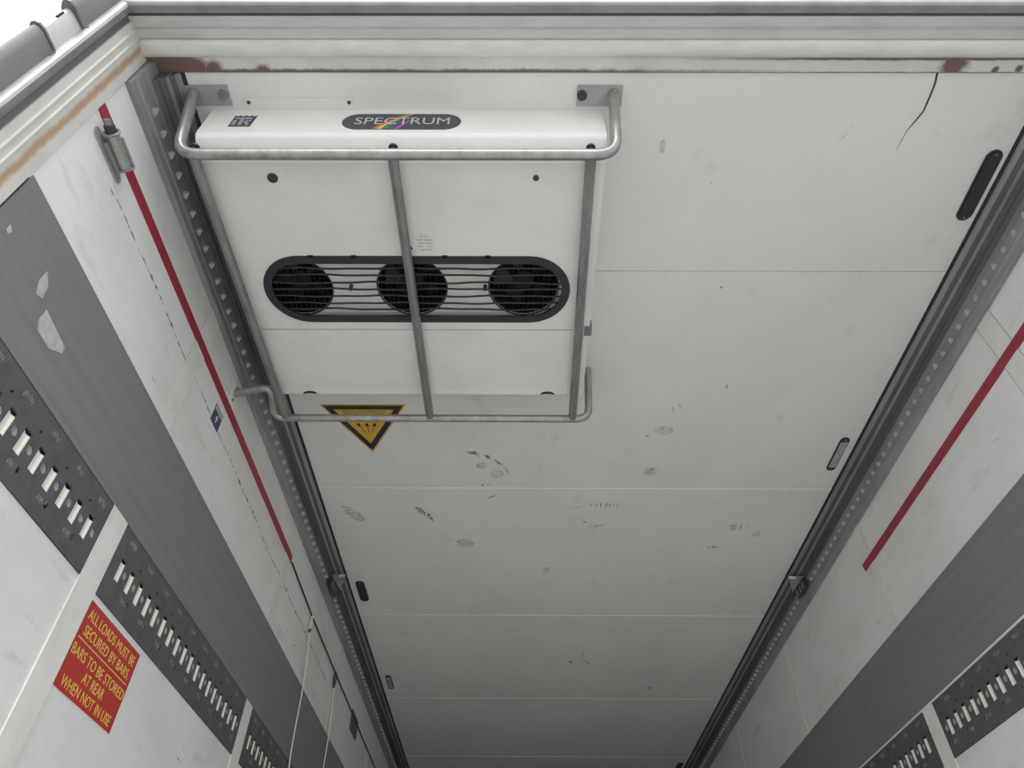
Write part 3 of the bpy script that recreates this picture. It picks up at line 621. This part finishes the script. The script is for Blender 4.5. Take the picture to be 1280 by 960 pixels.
for yy in (0.720, 0.808):
    adopt(smooth_auto(MB().tube([(-1.206 + 0.018 * math.cos(2 * math.pi * k / 20), yy, 2.328 + 0.018 * math.sin(2 * math.pi * k / 20)) for k in range(21)], 0.003, 6).obj('ring', M['steel'])), lt)
adopt(smooth_auto(MB().tube([(-1.190, 0.735, 2.336), (-1.190, 0.803, 2.334)], 0.0035, 8).obj('rod', M['steel'])), lt)

# ------------------------------------------------------------------ cable and cords on the left wall
cb = MB().tube([(-XW + 0.004, 2.658, 2.362), (-XW + 0.006, 3.09, 2.340), (-XW + 0.006, 3.715, 2.334), (-XW + 0.004, 5.2, 2.325), (-XW + 0.004, 7.4, 2.32)], 0.0035, 8).obj('wall_cable', M['black'])
tag(cb, 'thin black cable running along the left wall past the red stripe', 'cable')
for (ya, za), end, lab in (((3.09, 2.335), (-1.180, 3.230, 1.10), 'white pull cord hanging from the black cable, nearer the doors'), ((3.715, 2.330), (-1.195, 3.86, 1.10), 'white pull cord with dark loop hanging from the cable, further inside')):
    c = empty('pull_cord', (-XW + 0.01, ya, za)); tag(c, lab, 'cord', 'white cords hanging on the left wall')
    p0 = Vector((-XW + 0.011, ya + 0.005, za - 0.075)); p1 = Vector(end)
    pts = [p0 + (p1 - p0) * (k / 12) + Vector((0.006 * math.sin(k * 0.9), 0.02 * math.sin(k / 12 * math.pi), 0)) for k in range(13)]
    adopt(smooth_auto(MB().tube(pts, 0.0032, 8).obj('cord', M['cord'])), c)
    first = ya < 3.5
    rr = 0.022
    lp = [(-XW + 0.010, ya + (0.010 if first else rr) * math.sin(2 * math.pi * k / 20), za - 0.030 + 0.034 * math.cos(2 * math.pi * k / 20)) for k in range(21)]
    adopt(smooth_auto(MB().tube(lp, 0.0035 if first else 0.0045, 6).obj('loop', M['cord'] if first else M['bolt'])), c)
    adopt(smooth_auto(MB().tube([(-XW + 0.011, ya, za - 0.058), p0], 0.0065, 8).obj('ferrule', M['bolt'])), c)

# ------------------------------------------------------------------ scuffs, crack and residue (flat wear on the panels)
dark_marks = [
    [(-0.727,2.648),(-0.697,2.658),(-0.678,2.698),(-0.684,2.722),(-0.710,2.693)], [(-0.670,2.693),(-0.656,2.714),(-0.644,2.771),(-0.676,2.730)],
    [(-0.475,2.252),(-0.428,2.250),(-0.425,2.280),(-0.454,2.269)], [(-0.420,2.253),(-0.415,2.289),(-0.421,2.289)], [(-0.394,2.272),(-0.375,2.279),(-0.367,2.302),(-0.384,2.298)],
    [(-0.356,2.302),(-0.337,2.315),(-0.316,2.346),(-0.342,2.329)], [(-0.316,2.346),(-0.299,2.369),(-0.288,2.425),(-0.297,2.393)], [(-0.391,2.579),(-0.354,2.557),(-0.359,2.569),(-0.382,2.579)],
    [(0.367,2.019),(0.359,1.995),(0.348,1.973),(0.356,1.996)], [(0.386,1.990),(0.377,1.963),(0.364,1.939),(0.374,1.965)], [(0.266,2.149),(0.277,2.156),(0.288,2.157),(0.277,2.149)],
    [(-0.002,2.657),(0.023,2.653),(0.047,2.641),(0.022,2.645)], [(0.052,2.769),(0.064,2.769),(0.075,2.761),(0.062,2.761)], [(0.112,2.812),(0.126,2.804),(0.136,2.785),(0.122,2.794)], [(0.135,2.809),(0.147,2.802),(0.155,2.785),(0.143,2.792)],
    [(0.804,2.766),(0.804,2.800),(0.811,2.836),(0.810,2.802)], [(0.835,2.786),(0.833,2.801),(0.837,2.819),(0.839,2.804)], [(0.330,2.352),(0.322,2.378),(0.320,2.408),(0.328,2.382)],
    [(0.161,4.108),(0.153,4.178),(0.151,4.253),(0.159,4.182)], [(0.157,4.252),(0.181,4.294),(0.209,4.325),(0.184,4.283)], [(0.540,1.851),(0.536,1.863),(0.537,1.878),(0.541,1.866)]]
dark_marks += [[(x + 0.006, 2.604), (x, 2.627), (x, 2.653), (x + 0.006, 2.630)] for x in (0.081, 0.106, 0.125, 0.150, 0.166, 0.182, 0.203)]
dark_marks += [circle(x, yy, r, 7) for x, yy, r in ((-0.408, 2.483, 0.005), (-0.384, 2.476, 0.004), (0.689, 2.98, 0.007), (0.713, 2.977, 0.011), (0.731, 2.980, 0.006), (0.088, 4.294, 0.014), (-1.13 + 0.34, 2.33, 0.003), (0.31, 1.02, 0.003), (0.42, 1.40, 0.004))]
dark_marks += [[(x, yy - 0.026), (x + 0.005, yy), (x + 0.002, yy + 0.026), (x - 0.006, yy)] for x, yy in ((0.629, 4.686), (0.645, 4.686))]
faint = [(-0.408, 2.347, 0.026, 0.022), (-0.343, 2.405, 0.033, 0.027), (0.337, 2.116, 0.041, 0.026), (0.322, 2.384, 0.032, 0.029), (0.896, 2.861, 0.021, 0.025), (0.770, 2.803, 0.020, 0.032), (-0.509, 2.949, 0.049, 0.037), (0.151, 0.907, 0.009, 0.021), (-0.364, 0.833, 0.013, 0.009), (-0.10, 3.20, 0.020, 0.030)]
for pl in dark_marks:
    b = MB().prism(pl, 2, ZC - 0.0006, ZC - 0.0001); b.obj('scuff_mark', M['scuff'], ceiling)
b = MB().prism([(-1.060,2.642),(-1.024,2.653),(-0.985,2.700),(-0.962,2.748),(-0.986,2.770),(-1.025,2.749),(-1.050,2.700)], 2, ZC - 0.0007, ZC - 0.0002); b.obj('smudge', M['leafmark'], ceiling)
for x, yy, a, bb in faint:
    b = MB().prism([(x + a * math.cos(t), yy + bb * math.sin(t)) for t in [2 * math.pi * k / 14 for k in range(14)]], 2, ZC - 0.0005, ZC - 0.0001); b.obj('smudge', M['smudge'], ceiling)
def ribbon(pts, w, z, name, m, parent):
    b = MB()
    for i in range(len(pts) - 1):
        p, q = Vector(pts[i]), Vector(pts[i + 1]); d = (q - p).normalized(); n = Vector((-d.y, d.x)); w0 = w[i] / 2; w1 = w[i + 1] / 2
        b.prism([tuple(p + n * w0), tuple(p - n * w0), tuple(q - n * w1), tuple(q + n * w1)], 2, z, z + 0.0006)
    return b.obj(name, m, parent)
ribbon([(0.840, 0.700), (0.846, 0.730), (0.847, 0.765), (0.846, 0.805), (0.836, 0.830), (0.823, 0.860)], [0.006, 0.005, 0.005, 0.0045, 0.004, 0.002], ZC - 0.0008, 'crack', M['crack'], ceiling)
ribbon([(0.823, 0.860), (0.819, 0.890), (0.815, 0.920)], [0.0025, 0.002, 0.001], ZC - 0.0008, 'crack', M['scuff'], ceiling)
ribbon([(0.668, 0.84), (0.655, 0.875), (0.62, 0.92)], [0.001, 0.002, 0.001], ZC - 0.0008, 'crack', M['smudge'], ceiling)

def wall_mark(name, prof, m, t=0.0006, base=0.0):
    return plate(name, prof, t, frame((-XW + base, 0, 0), (0, 1, 0), (0, 0, 1)), m)
scr = [(0.83,2.272),(0.875,2.275),(0.943,2.277),(1.013,2.276),(1.075,2.275),(1.116,2.275),(1.172,2.274),(1.229,2.272),(1.282,2.272),(1.336,2.265),(1.455,2.268),(1.57,2.269),(1.658,2.265),(1.747,2.263),(1.859,2.263),(1.932,2.258),(2.039,2.254),(2.181,2.256),(2.351,2.242),(2.569,2.248),(2.795,2.243),(3.042,2.243),(3.321,2.24),(3.572,2.235)]
sb = MB(); rnd = random.Random(3)
for (y0, z0), (y1, z1) in zip(scr, scr[1:]):
    t = 0.0
    while t < 1:
        dt = rnd.uniform(0.012, 0.05) / (y1 - y0); gap = rnd.uniform(-0.006, 0.018) / (y1 - y0)
        ya, yb = y0 + (y1 - y0) * t, y0 + (y1 - y0) * min(1, t + dt); zz = z0 + (z1 - z0) * t + rnd.uniform(-0.003, 0.003); w = rnd.uniform(0.001, 0.0045) * (1.5 if y0 > 1.9 else 1)
        sb.prism([(ya, zz), ((ya + yb) / 2, zz + w), (yb, zz + rnd.uniform(-0.002, 0.002)), ((ya + yb) / 2, zz - w)], 0, -XW, -XW + 0.0006); t += max(0.2 * dt, dt + gap)
o = sb.obj('scratch_line', M['scuff'], walls['left']); tag(o, kind='stuff')
sb = MB()
for k in range(34):                                            # scattered light scratches on both walls
    sd = -1 if k % 2 else 1; yy = rnd.uniform(0.8, 5.0); zz = rnd.choice((rnd.uniform(2.08, 2.3), rnd.uniform(1.1, 1.5))); L = rnd.uniform(0.01, 0.05); a = rnd.uniform(-0.6, 0.6); w = rnd.uniform(0.0006, 0.0016)
    x0, x1 = sorted((sd * XW, sd * (XW - 0.0005)))
    sb.prism([(yy, zz), (yy + L / 2, zz + a * L / 2 + w), (yy + L, zz + a * L), (yy + L / 2, zz + a * L / 2 - w)], 0, x0, x1)
for sd, nm in ((-1, 'left'), (1, 'right')):
    half = MB(); rr = random.Random(5 + sd)
    for k in range(22):
        yy = rr.uniform(0.8, 5.0); zz = rr.choice((rr.uniform(2.08, 2.30), rr.uniform(1.1, 1.5))); L = rr.uniform(0.01, 0.05); a = rr.uniform(-0.6, 0.6); w = rr.uniform(0.0006, 0.0018)
        x0, x1 = sorted((sd * XW, sd * (XW - 0.0005)))
        half.prism([(yy, zz), (yy + L / 2, zz + a * L / 2 + w), (yy + L, zz + a * L), (yy + L / 2, zz + a * L / 2 - w)], 0, x0, x1)
    o = half.obj('fine_scratches', M['scuff'], walls[nm]); tag(o, kind='stuff')
for pr in ([(0.838, 1.945), (0.862, 1.925), (0.868, 1.893), (0.850, 1.886), (0.836, 1.915)], [(0.893, 1.888), (0.915, 1.886), (0.985, 1.878), (0.990, 1.862), (0.955, 1.838), (0.905, 1.838), (0.892, 1.858)], [(0.712, 1.922), (0.725, 1.915), (0.722, 1.903), (0.714, 1.906)]):
    o = wall_mark('sticker_residue', pr, M['residue'], 0.0006, 0.0030); o.parent = walls['left']
